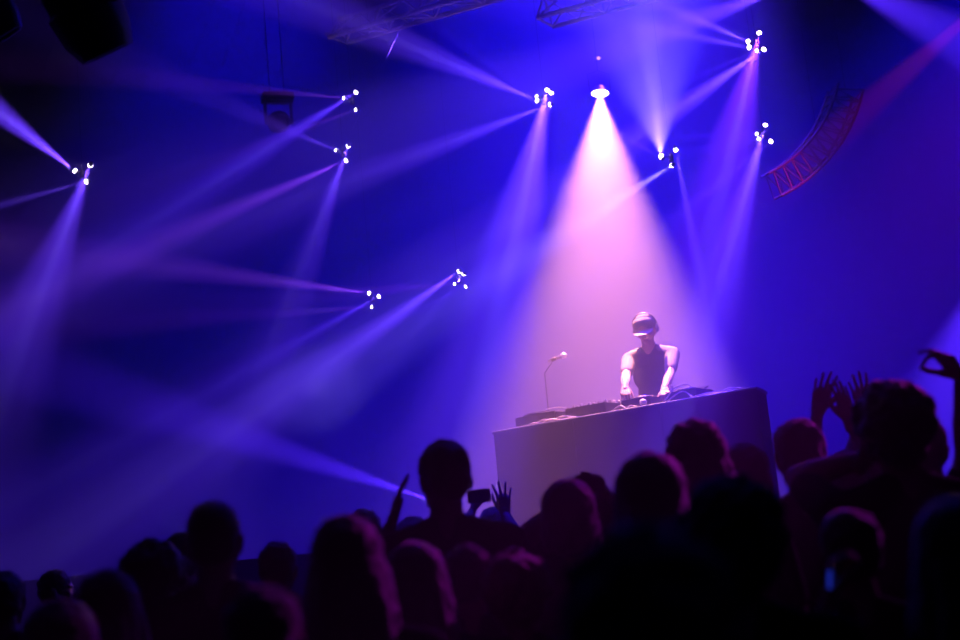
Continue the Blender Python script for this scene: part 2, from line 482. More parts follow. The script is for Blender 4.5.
M_RING = mat('dark_truss_tube', (0.09, 0.09, 0.10), 0.6, 0.2)
# curved truss at the right
Cc = P(690, 38, 12.4); root = thing('curved_truss', 'curved metal truss hanging at upper right in the dim red beam', 'truss', Cc)
ax = (Vector((0, -1, -0.1))).normalized(); ex = V(1, 0, 0); ey = ax.cross(ex).normalized() * -1
def arcp(r, a, off=0.0): return Cc + ex * math.cos(a) * r + V(0, 0, 1) * math.sin(a) * r + V(0, 1, 0) * (off + 0.25 * math.cos(a))
a0, a1, n = math.radians(-67), math.radians(-20), 22
for r_, off in ((1.70, 0), (1.46, 0), (1.66, 0.24), (1.42, 0.24)):
    bm = bmesh.new(); add_tube(bm, [arcp(r_, a0 + (a1 - a0) * i / n, off) for i in range(n + 1)], 0.014, 8); obj('chord', bm, M_RING, root)
bm = bmesh.new()
for i in range(n):
    A_, B_ = a0 + (a1 - a0) * i / n, a0 + (a1 - a0) * (i + 1) / n
    pr = [((1.70, 0), (1.46, 0)), ((1.66, .24), (1.42, .24)), ((1.70, 0), (1.66, .24)), ((1.46, 0), (1.42, .24))]
    for (p, q) in pr:
        if i % 2: p, q = q, p
        add_cyl(bm, arcp(p[0], A_, p[1]), arcp(q[0], B_, q[1]), 0.007, seg=5)
obj('lacing', bm, M_RING, root)
for a in (a1, a0 + 0.4):
    bm = bmesh.new(); q = arcp(1.56, a, 0.12); add_cyl(bm, q, V(q.x, q.y, CABLE_TOP), 0.003, seg=6)
    obj('hanging_cable', bm, M_BLACK, root)

# thin stay wires in the dark upper left
WIRES = [((207, 22, 10), (190, 66, 10)), ((124, 53, 10), (108, 92, 10)), ((296, 0, 11), (283, 44, 11)), ((232, 38, 10), (222, 66, 10)), ((372, 88, 11), (352, 130, 11)), ((44, 72, 9), (33, 104, 9))]
WIRE_LABEL = ['thin slanting wire above the dark gap right of the large unlit moving head', 'thin slanting wire just below and right of the large unlit moving head',
  'thin slanting wire at the top edge above the dark box lamp', 'short thin slanting wire second right of the large unlit moving head',
  'thin slanting wire right of the upper of two stacked beam lamps left of centre', 'thin slanting wire left of the large unlit moving head, above the leftmost beam lamp']
for i, (a, b) in enumerate(WIRES):
    A_, B_ = P(*a), P(*b); D_ = (A_ - B_).normalized(); top = A_ + D_ * ((CABLE_TOP - A_.z) / D_.z)
    bm = bmesh.new(); add_tube(bm, [B_, A_, top], 0.0018, 6)
    w = obj('stay_wire', bm, M_TRUSS); set_props(w, WIRE_LABEL[i], 'wire')

# ================================================================ the booth
Lp = P(493, 432, 12.0); BZ = Lp.z
lo_, hi_ = 7.0, 12.0
for _ in range(40):
    mid = (lo_ + hi_) / 2
    if P(751, 387.5, mid).z > BZ: hi_ = mid
    else: lo_ = mid
Rp = P(756, 387, lo_)
print('booth', Lp, Rp, lo_, BZ)
E = (Rp - Lp); BL = E.length; E.normalize(); N = V(-E.y, E.x, 0)   # N points away from the crowd
BD = 0.44
def B3(s, t, h=0.0): return V(Lp.x + E.x * s + N.x * t, Lp.y + E.y * s + N.y * t, BZ + h)
BROT = Matrix(((E.x, N.x, 0), (E.y, N.y, 0), (0, 0, 1)))
M_BOOTH = mat('booth_board', (0.010, 0.009, 0.012), 0.8, spec=0.1, scale=5, var=0.12)
booth = thing('dj_booth', 'long dark panelled DJ booth on the stage under the warm spotlight', 'dj booth', V(*(B3(BL / 2, BD / 2).xy), STAGE_Z))
H = BZ - STAGE_Z
npan = 3
for k in range(npan):
    bm = bmesh.new(); w_ = BL / npan
    add_box(bm, B3(w_ * (k + 0.5), 0.015, -H / 2 - 0.01), (w_ - 0.004, 0.03, H - 0.02), BROT); obj('front_panel', bm, M_BOOTH, booth, smooth=False, bevel=0.003)
CAM_I = CAM_M.inverted()
def proj(w):
    q = CAM_I @ Vector(w); return (480 + F_PX * q.x / -q.z, 320 - F_PX * q.y / -q.z, -q.z)
INS = 0.0   # the right side runs back at an angle
while proj(B3(BL - INS, BD))[0] > 766: INS += 0.005
def prism(pts, z0, z1):
    bm = bmesh.new(); add_rings(bm, [[B3(s, t, z) for s, t in pts] for z in (z0, z1)]); return bm
obj('side_panel', prism([(0, .033), (.03, .033), (.03, BD), (0, BD)], -H, -.024), M_BOOTH, booth, smooth=False, bevel=.003)
obj('side_panel', prism([(BL - .03, .033), (BL, .033), (BL - INS, BD), (BL - INS - .03, BD)], -H, -.024), M_BOOTH, booth, smooth=False, bevel=.003)
obj('worktop', prism([(-.01, -.005), (BL + .01, -.005), (BL - INS + .01, BD + .01), (-.01, BD + .01)], -.0225, .0025), mat('worktop_laminate', (0.05, 0.045, 0.05), 0.4), booth, smooth=False, bevel=0.003)
TOPH = 0.0028
bm = bmesh.new(); add_cyl(bm, B3(0, -.012, -.004), B3(BL, -.012, -.004), .008, seg=12); obj('lit_edge_strip', bm, M_ALU, booth, label='bright metal strip added for the lit booth edge')  # metal strip added so the worktop's front edge shows as a lit line

# gear standing on the booth
M_GEAR = mat('gear_black', (0.035, 0.033, 0.04), 0.3); M_SILV = mat('gear_silver', (0.6, 0.58, 0.6), 0.25, 0.9)
M_KNOB = mat('knob_grey', (0.45, 0.43, 0.45), 0.35)
def place(name, label, cat, s, t, rot=0.0, group=None):
    r = thing(name, label, cat, B3(s, t, TOPH), group); return r
def box_part(nm, root, s, t, h0, size, m, bevel=0.004, parent=None):
    bm = bmesh.new(); add_box(bm, B3(s, t, TOPH + h0 + size[2] / 2), size, BROT); return obj(nm, bm, m, parent or root, smooth=False, bevel=bevel)
def turntable(label, s, t):
    r = place('turntable', label, 'turntable', s, t, group='turntables on the booth')
    box_part('plinth', r, s, t, 0.02, (0.45, 0.35, 0.08), M_GEAR, 0.008)
    for a in (-1, 1):
        for b in (-1, 1):
            bm = bmesh.new(); add_lathe(bm, B3(s + a * .18, t + b * .13, TOPH), (0, 0, 1), [(0, .02), (.006, .025), (.022, .022)], 14); obj('foot', bm, M_PLAST, r)
    bm = bmesh.new(); add_lathe(bm, B3(s - .05, t, TOPH + .1), (0, 0, 1), [(0, .05), (.006, .155), (.012, .165), (.02, .165), (.022, .15), (.0225, .01)], 48); obj('platter', bm, M_SILV, r)
    bm = bmesh.new(); add_lathe(bm, B3(s - .05, t, TOPH + .1225), (0, 0, 1), [(0, .15), (.003, .15), (.0035, .05), (.003, .048), (.003, .004), (.012, .003), (.013, .0005)], 48); obj('record', bm, mat('vinyl', (.01, .01, .012), .2), r)
    bm = bmesh.new(); p0 = B3(s + .17, t + .10, TOPH + .1)
    add_lathe(bm, p0, (0, 0, 1), [(0, .03), (.02, .028), (.022, .015), (.05, .013)], 18)
    add_tube(bm, smooth_path([p0 + V(0, 0, .045), B3(s + .165, t - .05, TOPH + .145), B3(s + .09, t - .13, TOPH + .135)], 5), .005, 8); obj('tonearm', bm, M_SILV, r)
    bm = bmesh.new(); add_box(bm, B3(s + .185, t - .07, TOPH + .104), (.02, .12, .008), BROT); obj('pitch_slider', bm, M_KNOB, r, smooth=False)
def player(label, s, t):
    r = place('media_player', label, 'media player', s, t, group='flat media players on the booth')
    box_part('housing', r, s, t, 0.0, (.29, .30, .09), M_GEAR, .008)
    bm = bmesh.new(); add_lathe(bm, B3(s, t - .03, TOPH + .09), (0, 0, 1), [(0, .10), (.012, .103), (.018, .098), (.018, .06), (.016, .058), (.016, .002)], 40); obj('jog_wheel', bm, M_SILV, r)
    bm = bmesh.new(); add_box(bm, B3(s, t + .12, TOPH + .11), (.2, .09, .012), BROT @ Matrix.Rotation(.35, 3, 'X')); obj('display', bm, mat('dark_glass', (.02, .02, .03), .1), r, smooth=False, bevel=.003)
    for k in range(3):
        bm = bmesh.new(); add_lathe(bm, B3(s - .13, t - .15 + k * .035, TOPH + .09), (0, 0, 1), [(0, .012), (.006, .012), (.007, .002)], 14); obj('button', bm, M_KNOB, r)
def mixer(label, s, t, w=.32):
    r = place('dj_mixer', label, 'mixer', s, t)
    box_part('housing', r, s, t, 0.0, (w, .32, .10), M_GEAR, .006)
    for i in range(5):
        for j in range(4):
            bm = bmesh.new(); add_lathe(bm, B3(s - w / 2 + .04 + i * (w - .08) / 4, t + .13 - j * .07, TOPH + .10), (0, 0, 1), [(0, .015), (.004, .014), (.03, .012), (.034, .003)], 12); obj('knob', bm, M_KNOB if (i + j) % 3 else M_SILV, r)
    for i in range(4):
        bm = bmesh.new(); q = B3(s - w / 2 + .05 + i * (w - .1) / 3, t - .09, TOPH + .101)
        add_box(bm, q, (.004, .07, .004), BROT); add_box(bm, q + V(0, 0, .01), (.018, .01, .018), BROT); obj('fader', bm, M_KNOB, r, smooth=False)
def s_of(px, t=0.3, h=0.05):
    a, b = 0.0, BL
    for _ in range(30):
        m_ = (a + b) / 2
        if proj(B3(m_, t, h))[0] < px: a = m_
        else: b = m_
    return a
turntable('low turntable at the left end of the booth', s_of(548), .28)
mixer('wide black DJ mixer with pale knobs left of the DJ hand', s_of(598), .26, .42)
player('flat black media player directly in front of the DJ', s_of(646), .28)
player('flat black media player right of the DJ, under the loose cables', s_of(691), .28)
# white ball
q = B3(s_of(644, .06, .03), .05, TOPH + .034)
bm = bmesh.new(); add_ell(bm, q, (.032, .032, .032), sub=3); add_lathe(bm, q - V(0, 0, .032), (0, 0, 1), [(0, .02), (.006, .018)], 18)
ball = obj('white_ball', bm, mat('white_plastic', (.8, .78, .8), .4, var=.05)); set_props(ball, 'small white ball on the front edge of the booth before the DJ', 'ball')
# laptop, closed, at the right end
r = place('laptop', 'closed thin laptop lying at the right end of the booth', 'laptop', s_of(732), .24)
box_part('base', r, s_of(732), .24, 0.0, (.27, .20, .014), M_SILV, .004); box_part('lid', r, s_of(732), .24, .015, (.27, .20, .006), M_SILV, .0025)
# drinking bottle stands beside the DJ's far hand
r = place('drink_bottle', 'small clear bottle standing on the booth beside the DJ right of his torso', 'bottle', s_of(678, .5), .40)
q = B3(s_of(678, .5), .40, TOPH)
bm = bmesh.new(); add_lathe(bm, q, (0, 0, 1), [(0, .028), (.005, .032), (.12, .032), (.15, .014), (.175, .013)], 20); obj('body', bm, mat('pale_glass', (.5, .45, .5), .1), r)
bm = bmesh.new(); add_lathe(bm, q + V(0, 0, .175), (0, 0, 1), [(0, .015), (.016, .015), (.018, .003)], 16); obj('cap', bm, mat('white_plastic', (.8, .78, .8)), r)
# cables
M_CAB = mat('grey_cable', (.5, .45, .48), .4)
def cable(label, pts, rad=.006):
    r_ = [(B3(s_of(p[0], p[1]), p[1], TOPH + .0015 + p[2] + rad)) for p in pts]
    bm = bmesh.new(); add_tube(bm, smooth_path(r_, 8), rad, 8)
    c = obj('cable', bm, M_CAB); set_props(c, label, 'cable', 'loose cables on the booth')
cable('pale cable bent in a tall loop right of the DJ', [(664, .03, 0), (669, .06, .05), (676, .10, .11), (690, .2, .12), (700, .45, .0)])
cable('pale cable in a low loop just right of the taller loop', [(667, .02, 0), (675, .05, .04), (684, .06, .06), (694, .08, .0), (706, .04, .0)])
cable('pale cable running flat along the front edge right of the DJ', [(690, .06, 0), (706, .03, .01), (718, .05, 0), (730, .03, .02), (742, .1, 0), (746, .3, 0)])
cable('pale cable curled on top of the closed laptop', [(708, .1, .0), (716, .2, .03), (726, .25, .03), (738, .2, .03), (744, .12, .0)])
cable('pale cable lying along the front edge at the left end', [(527, .05, 0), (534, .03, .01), (541, .05, 0), (550, .03, .02), (560, .05, 0), (571, .03, 0)])
cable('pale cable curled before the turntable', [(532, .10, 0), (543, .06, .03), (554, .10, .01), (562, .06, .03), (577, .08, 0)])
cable('pale cable hanging between the mixer and the media player', [(612, .06, 0), (620, .03, .03), (626, .03, .0), (630, .05, .02), (636, .04, 0)])
# microphone on a boom stand
Mh = P(565, 355, 12.3); Mt = P(549, 361, 12.3); mu = (Mt - Mh).normalized()
foot = V(Mt.x - .05, Mt.y + .05, STAGE_Z)
r = thing('microphone_stand', 'thin black boom stand holding the microphone left of the DJ', 'microphone stand', foot)
bm = bmesh.new(); top = V(foot.x, foot.y, Mt.z - .1)
add_cyl(bm, foot + V(0, 0, .03), top, .005)
obj('pole', bm, M_BLACK, r)
for k in range(3):
    bm = bmesh.new(); a = k * 2 * PI / 3 + .4
    add_tube(bm, [foot + V(0, 0, .16), foot + V(math.cos(a) * .2, math.sin(a) * .2, .06), foot + V(math.cos(a) * .3, math.sin(a) * .3, .012)], .008); obj('leg', bm, M_BLACK, r)
bm = bmesh.new(); add_cyl(bm, top, Mt - mu * .03 - V(0, 0, .022), .004); obj('boom', bm, M_BLACK, r)
bm = bmesh.new(); add_lathe(bm, Mt - mu * .07 - V(0, 0, .0), mu, [(0, .015), (.005, .019), (.045, .019), (.05, .016)], 14); obj('clip', bm, M_BLACK, r)
r = thing('microphone', 'shiny microphone held in its stand clip, tilted up to the right, left of the DJ', 'microphone', Mh)
bm = bmesh.new(); add_lathe(bm, Mh, mu, [(.035, .022), (.05, .018), (.16, .013), (.17, .010)], 18); obj('handle', bm, M_SILV, r)
bm = bmesh.new(); add_ell(bm, Mh + mu * .012, (.028, .028, .028)); add_lathe(bm, Mh + mu * .01, mu, [(0, .0285), (.006, .0285), (.028, .022)], 18); obj('grille', bm, M_CHROME, r)

# ================================================================ people
M_SKIN = mat('skin', (.42, .27, .21), .5, var=.1, scale=30, sheen=.2)
M_LIP = mat('lips', (.35, .13, .11), .5); M_EYE = mat('eye_white', (.7, .7, .7), .2); M_IRIS = mat('iris', (.03, .02, .015), .2)
HAIRM = {'black': mat('black_hair', (.012, .010, .010), .6, var=.5, scale=60, bump=.5, sheen=1.0),
         'brown': mat('brown_hair', (.03, .016, .012), .6, var=.5, scale=60, bump=.5, sheen=1.0),
         'blond': mat('blond_hair', (.2, .11, .06), .6, var=.4, scale=60, bump=.5, sheen=1.0)}
CLOTH = {'black': mat('black_cotton', (.012, .012, .014), .9, scale=40, bump=.2, spec=.12),
         'navy': mat('navy_cotton', (.02, .022, .05), .9, scale=40, bump=.2, spec=.12),
         'grey': mat('grey_cotton', (.09, .09, .10), .9, scale=40, bump=.2, spec=.12),
         'pale': mat('pale_cotton', (.20, .19, .19), .9, scale=40, bump=.2, spec=.12),
         'white': mat('white_cotton', (.30, .28, .28), .9, scale=40, bump=.2),
         'red': mat('dark_red_cotton', (.16, .02, .03), .9, scale=40, bump=.2)}
M_JEAN = mat('dark_denim', (.02, .025, .05), .85, scale=80, bump=.2)
M_SHOE = mat('black_shoe', (.02, .02, .02), .5)

def head_mesh():
    """face looks along +Y, origin at the base of the skull, about 0.23 m tall (chin -0.105 to crown 0.125)"""
    bm = bmesh.new()
    add_ell(bm, (0, -.012, .035), (.077, .096, .090))
    add_ell(bm, (0, .030, -.02), (.060, .062, .070))
    add_ell(bm, (0, .048, -.070), (.040, .038, .034))          # chin
    for s in (-1, 1):
        add_caps(bm, (s * .058, -.005, -.03), (s * .028, .055, -.078), .018, .016)   # jaw
        add_ell(bm, (s * .036, .068, -.015), (.022, .018, .020))                     # cheekbone
        add_ell(bm, (s * .079, -.008, -.008), (.008, .017, .030))                    # ear
        add_ell(bm, (s * .086, -.014, .006), (.006, .015, .018))
        add_caps(bm, (s * .012, .086, .028), (s * .045, .074, .030), .0085, .008)    # brow
        add_ell(bm, (s * .011, .098, -.032), (.009, .010, .008))                     # nostril
    add_caps(bm, (0, .084, .015), (0, .106, -.026), .008, .012)                       # nose
    add_caps(bm, (-.020, .080, -.056), (.020, .080, -.056), .006, .006)               # lips
    add_caps(bm, (-.015, .081, -.066), (.015, .081, -.066), .007, .007)
    return fuse(bm, .0055, 3, .5)
HEAD = head_mesh()

def hand_mesh(curl, spread, pinch=False):
    """right hand: wrist at origin, fingers along +Z, palm faces +Y, thumb towards +X"""
    bm = bmesh.new()
    base = [(.031, .092), (.010, .096), (-.011, .091), (-.030, .080)]
    lens = [.076, .084, .078, .060]; rad = [.0088, .0090, .0086, .0076]
    for i in range(4):
        kx, kz = base[i]; K_ = V(kx, 0, kz)
        add_caps(bm, (kx * .55, 0, .004), K_, .015, .0125)
        a = math.radians(spread) * (1.2 - i * .8)
        d = V(math.sin(a), 0, math.cos(a)); p = K_; c = 0
        cs = curl if not (pinch and i == 0) else (38, 52, 20)
        if pinch and i: cs = (18 + 8 * i, 22 + 6 * i, 10)
        for j, (fr, cu) in enumerate(zip((.42, .32, .26), cs)):
            c += math.radians(cu); dd = V(d.x * math.cos(c), math.sin(c), d.z * math.cos(c)); q = p + dd * lens[i] * fr
            add_caps(bm, p, q, rad[i] * (1 - .06 * j), rad[i] * (.94 - .08 * j), seg=10); p = q
    t0, t1, t2 = V(.018, .004, .020), V(.046, .014, .052), V(.058, .024, .082)
    t3 = V(.060, .034, .106)
    if pinch: t1, t2, t3 = V(.044, .024, .050), V(.050, .050, .078), V(.042, .068, .102)
    elif curl[0] == 5: t1, t2, t3 = V(.034, .006, .050), V(.044, .009, .076), V(.044, .011, .100)
    elif curl[0] > 40: t2, t3 = V(.046, .036, .076), V(.030, .048, .092)
    add_caps(bm, t0, t1, .016, .0125, seg=10); add_caps(bm, t1, t2, .0115, .0100, seg=10); add_caps(bm, t2, t3, .0100, .0085, seg=10)
    add_caps(bm, (0, 0, -.03), (0, 0, .02), .027, .027, sx=1.0, sy=.75, hint=(0, 1, 0))
    return fuse(bm, .0042, 2, .5)
HANDS = {'open': hand_mesh((6, 8, 6), 9), 'spread': hand_mesh((4, 8, 8), 16), 'relaxed': hand_mesh((18, 26, 16), 4), 'closed': hand_mesh((5, 8, 6), 1),
         'grip': hand_mesh((48, 62, 34), 2), 'press': hand_mesh((40, 30, 14), 6), 'pinch': hand_mesh((20, 30, 10), 6, True)}

def hair_mesh(style, seed):
    """hair around the head template, in head space"""
    rnd = random.Random(seed); bm = bmesh.new(); vox = .010; amp, fr = .009, 30
    def cap(g, back=.0, low=.0):
        add_ell(bm, (0, -.022 - back, .046), (.083 + g, .096 + g, .086 + g))
        add_ell(bm, (0, -.050, .0 - low), (.074 + g, .066 + g, .075 + low))
    if style == 'short': cap(.005); amp = .009
    elif style == 'crop': cap(.000); amp = .003
    elif style == 'tuft':
        cap(.006); amp = .008
        for k in range(26):
            a = rnd.uniform(0, 2 * PI); r_ = rnd.uniform(0, .075)
            p = V(r_ * math.cos(a), -.015 + r_ * math.sin(a), .115 - r_ * .35); add_caps(bm, p, p + V(rnd.uniform(-.02, .02), rnd.uniform(-.02, .02), .028), .014, .006, seg=8)
    elif style == 'curly':
        cap(.006, 0, .02); amp = .012; fr = 34
        for k in range(95):
            v_ = V(rnd.gauss(0, 1), rnd.gauss(-.5, 1), rnd.gauss(.25, .9)).normalized()
            if v_.y > .55 and v_.z < .5: continue
            add_ell(bm, V(v_.x * .100, -.02 + v_.y * .110, .03 + v_.z * .105), (rnd.uniform(.018, .030),) * 3, sub=2)
    elif style in ('long', 'wavy'):
        cap(.010, .0, .02); amp = .006 if style == 'long' else .012
        for k in range(40):
            a = math.radians(rnd.uniform(158, 382)); x_, y_ = math.cos(a), math.sin(a)
            p0 = V(x_ * .078, -.015 + y_ * .085, .02); w = rnd.uniform(.9, 1.15)
            p1 = V(x_ * .092 * w, -.025 + y_ * .094 * w, -.10); p2 = V(x_ * .100 * w, -.03 + y_ * .09 * w, -.20); p3 = V(x_ * .09 * w, -.055 + y_ * .05 * w, -.33 + rnd.uniform(-.05, .05))
            add_tube(bm, smooth_path([p0, p1, p2, p3], 4), [.022, .021, .021, .020, .020, .020, .020, .019, .018, .017, .014, .011, .007], 8)
        add_ell(bm, (0, -.06, -.10), (.085, .045, .13))
    elif style == 'bob':
        cap(.014, 0, .03); amp = .007
        for s in (-1, 1): add_ell(bm, (s * .078, -.015, -.035), (.026, .05, .075))
        add_ell(bm, (0, -.06, -.05), (.08, .05, .07))
    elif style == 'bun':
        cap(.003); add_ell(bm, (0, -.07, .135), (.038, .038, .034)); amp = .004
    me = fuse(bm, vox, 3, .5)
    for v_ in me.vertices:
        n_ = mnoise.noise(v_.co * fr + V(seed * 3.1, 0, 0)); n2 = mnoise.noise(v_.co * fr * 2.6 + V(0, seed * 1.7, 0))
        v_.co += v_.normal * (n_ * amp + n2 * amp * .6)
    return me
HAIRS = {}
def hair(style, var): 
    k = (style, var)
    if k not in HAIRS: HAIRS[k] = hair_mesh(style, var * 7 + len(style))
    return HAIRS[k]

def ik(S, W, l1, l2, pole):
    S, W = Vector(S), Vector(W); d = W - S
    if d.length > (l1 + l2) * .995: W = S + d.normalized() * (l1 + l2) * .995; d = W - S
    L = max(d.length, .12); u = d.normalized(); a = (l1 * l1 - l2 * l2 + L * L) / (2 * L)
    h = math.sqrt(max(l1 * l1 - a * a, 0)); p = Vector(pole); p = (p - u * p.dot(u)).normalized()
    return S + u * a + p * h, W

def person(label, headtop, yaw=0.0, arms=None, style='short', var=0, haircol='black', shirt='black', sleeve=True, long_sleeve=False,
           feet_z=0.0, lean=0.0, turn=0.0, nod=0.0, tilt=0.0, slim=1.0, face=False, sleeve_mat=None, group=None, max_scale=1.14, bow=0.0, reach=1.0):
    """standing person; headtop is the world point of the crown. local frame: feet at 0, faces +Y"""
    T = Vector(headtop); s = (T.z - feet_z) / (1.765 - bow); arms = arms or {}
    if s > 1.12 or s < .84: pass
    crown = V(0, .015 + lean * 1.9, 1.76)
    rz = Matrix.Rotation(yaw, 4, 'Z'); off = rz @ V(crown.x + tilt * .1, crown.y, 0) * s
    root = thing('person', label, 'person', V(T.x - off.x, T.y - off.y, feet_z), group, yaw, s)
    RI = (Matrix.Translation(root.location) @ rz @ Matrix.Scale(s, 4)).inverted()
    w = slim
    def LZ(x, y, z):   # lean bends the trunk forward above the hips
        t = max(0, z - .95); return V(x, y + lean * t * 2.1, z - bow * min(1, t / .5))
    def trunk(bm, g=0.0, top=True):
        add_ell(bm, LZ(0, -.01, .95), (.165 * w + g, .115 + g, .13))
        add_ell(bm, LZ(0, 0, 1.10), (.140 * w + g, .100 + g, .15))
        add_ell(bm, LZ(0, 0, 1.26), (.160 * w + g, .112 + g, .15))
        add_ell(bm, LZ(0, -.01, 1.37), (.168 * w + g, .100 + g, .095))
        for q in (-1, 1):
            add_caps(bm, LZ(q * .05, -.012, 1.455), LZ(q * .172 * w, -.012, 1.425), .052 + g, .056 + g)
            add_caps(bm, LZ(q * .020, -.015, 1.50), LZ(q * .12 * w, -.015, 1.445), .038 + g * .5, .045 + g)
    SH = {q: LZ(q * .185 * w, -.012, 1.425) for q in (-1, 1)}; HIP = {q: V(q * .088, 0, .91) for q in (-1, 1)}
    KN = {q: V(q * .10, .02, .49) for q in (-1, 1)}; AN = {q: V(q * .11, -.02, .085) for q in (-1, 1)}
    ARM = {}
    for q, side in ((-1, 'L'), (1, 'R')):
        spec = arms.get(side)
        if spec is None:
            E_ = SH[q] + V(q * .05, -.01, -.27); W_ = E_ + V(q * -.01, .09, -.22); ARM[q] = (E_, W_, 'relaxed', (W_ - E_).normalized(), V(-q, 0, 0))
        else:
            W_ = RI @ Vector(spec['at']); pole = Vector(spec.get('pole', (q * .8, -.2, -.6)))
            E_, W_ = ik(SH[q], W_, .285 * reach, .255 * reach, pole)
            hd = spec.get('hdir'); hd = (RI.to_3x3() @ Vector(hd)).normalized() if hd is not None else (W_ - E_).normalized()
            pn = spec.get('palm'); pn = (RI.to_3x3() @ Vector(pn)).normalized() if pn is not None else V(0, -1, 0)
            ARM[q] = (E_, W_, spec.get('pose', 'open'), hd, pn)
    # body: one continuous skin
    bm = bmesh.new(); trunk(bm)
    NB, HB = LZ(0, -.01, 1.47), LZ(0, .005, 1.60) 
    add_caps(bm, NB, HB, .060, .054)
    for q in (-1, 1):
        E_, W_, *_ = ARM[q]
        add_caps(bm, SH[q], E_, .052, .040); add_caps(bm, E_, E_ + (W_ - E_) * .35, .041, .042); add_caps(bm, E_ + (W_ - E_) * .35, W_, .042, .026)
        add_caps(bm, HIP[q], KN[q], .090, .056); add_caps(bm, KN[q], KN[q] + (AN[q] - KN[q]) * .4 + V(0, -.02, 0), .054, .055)
        add_caps(bm, KN[q] + (AN[q] - KN[q]) * .35 + V(0, -.02, 0), AN[q], .054, .036)
        add_caps(bm, AN[q] + V(0, -.01, -.035), AN[q] + V(q * .015, .14, -.050), .038, .030)
    body = fuse(bm, .013, 5, .6)
    HM = Matrix.Translation(HB + V(0, .012, .045)) @ Euler((-nod, tilt, turn)).to_matrix().to_4x4()
    parts = [(body, Matrix()), (HEAD, HM)]
    for q in (-1, 1):
        E_, W_, pose, hd, pn = ARM[q]
        y_ = (pn - hd * pn.dot(hd)); y_ = y_.normalized() if y_.length > .05 else frame_of(hd)[1]
        x_ = y_.cross(hd)
        M = Matrix((x_, y_, hd)).transposed().to_4x4(); M.translation = W_
        # thumb side: for the right hand (q=1) palm +Y, fingers +Z, thumb towards -X when seen so; mirror as needed
        if q == 1: M = M @ Matrix.Scale(-1, 4, (1, 0, 0))
        parts.append((HANDS[pose], M))
    me = join_mesh('body', parts); obj('body', me, M_SKIN, root, bevel=None); bpy.data.meshes.remove(body)
    # head details
    if face:
        bm = bmesh.new()
        for q in (-1, 1): add_ell(bm, HM @ V(q * .030, .076, .010), (.0125, .0125, .0125))
        obj('eyes', bm, M_EYE, root, world=False)
        bm = bmesh.new(); add_caps(bm, HM @ V(-.019, .083, -.061), HM @ V(.019, .083, -.061), .0055); obj('lips', bm, M_LIP, root, world=False)
    if style:
        h = bpy.data.objects.new('hair', hair(style, var)); COL.objects.link(h); h.parent = root; h.matrix_local = HM
        if not h.data.materials:
            h.data.materials.append(HAIRM[haircol]); h.data.shade_smooth()
        elif h.data.materials[0] != HAIRM[haircol]:
            h.data = h.data.copy(); h.data.materials[0] = HAIRM[haircol]
    # clothes follow the same skeleton, a little larger
    bm = bmesh.new(); trunk(bm, .014)
    add_caps(bm, LZ(0, -.005, .93), LZ(0, -.005, .86), .15)
    sl = bmesh.new() if sleeve_mat else bm
    for q in (-1, 1):
        E_, W_, *_ = ARM[q]
        add_caps(sl, SH[q], SH[q].lerp(E_, .70 if not long_sleeve else 1.0), .066, .056)
        if long_sleeve: add_caps(sl, E_, E_.lerp(W_, .92), .054, .036)
        if sleeve_mat: add_caps(sl, LZ(q * .075, -.012, 1.462), SH[q], .062, .068)
    sh = fuse(bm, .013, 4, .6); obj('shirt', sh, CLOTH[shirt], root, bevel=None)
    if sleeve_mat: obj('sleeves', fuse(sl, .012, 3, .5), CLOTH[sleeve_mat], root, bevel=None, label='pale raglan sleeves')
    bm = bmesh.new()
    for q in (-1, 1):
        add_caps(bm, HIP[q], KN[q], .102, .070); add_caps(bm, KN[q], AN[q] + V(0, -.01, .02), .070, .056)
    add_ell(bm, (0, -.01, .93), (.172 * w, .125, .12)); obj('trousers', fuse(bm, .014, 3, .5), M_JEAN, root, bevel=None)
    for q in (-1, 1):
        bm = bmesh.new(); a = AN[q]
        add_caps(bm, a + V(0, -.025, -.034), a + V(q * .018, .15, -.044), .048, .040, sx=1.0, sy=1.0)
        for v_ in bm.verts: v_.co.z = max(v_.co.z, .001)
        obj('shoe', bm, M_SHOE, root, world=False)
    root['_hm'] = 0; del root['_hm']
    return root, HM, ARM, Matrix.Translation(root.location) @ rz @ Matrix.Scale(s, 4)

# ---------------------------------------------------------------- the DJ
sd = s_of(648, .62, .3)
DJT = None
for t in (.80,):
    base = B3(sd, t, 0)
# place so the crown falls where the photograph shows it
dd = proj(base)[2]; DJT = P(643, 316, dd)
yaw = math.atan2(N.x, -N.y) + 0.35
HANDL = B3(s_of(626, .16, .12), .14, .16); HANDR = B3(s_of(661, .3, .12), .36, .15)
dj, HM, ARM, DM = person('person in cap and pale-sleeved shirt bending over the booth in the warm light', DJT, yaw=yaw,
    arms={'R': dict(at=HANDL, pose='press', pole=(.5, -.6, -.5), palm=(0, 0, -1), hdir=(-.1, -.6, -.75)), 'L': dict(at=HANDR, pose='press', pole=(-.35, -1, -.5), palm=(0, 0, -1), hdir=(-.1, -.7, -.6))},
    style='crop', var=9, haircol='brown', shirt='navy', feet_z=STAGE_Z, lean=.10, nod=.50, turn=-.15, face=True, sleeve_mat='pale', bow=.03)
def HL(bm): bm.transform(HM); return bm
bm = bmesh.new()
add_lathe(bm, (0, -.018, .030), (0, 0, 1), [(0, .093), (.03, .094), (.055, .090), (.078, .077), (.093, .056), (.101, .03), (.103, .01)], 28, sy=1.08)
add_ell(bm, (0, -.018, .133), (.006, .006, .004), sub=2)
cap_ = obj('cap', HL(bm), CLOTH['pale'], dj, world=False, label='pale cap')
bm = bmesh.new(); rr = []
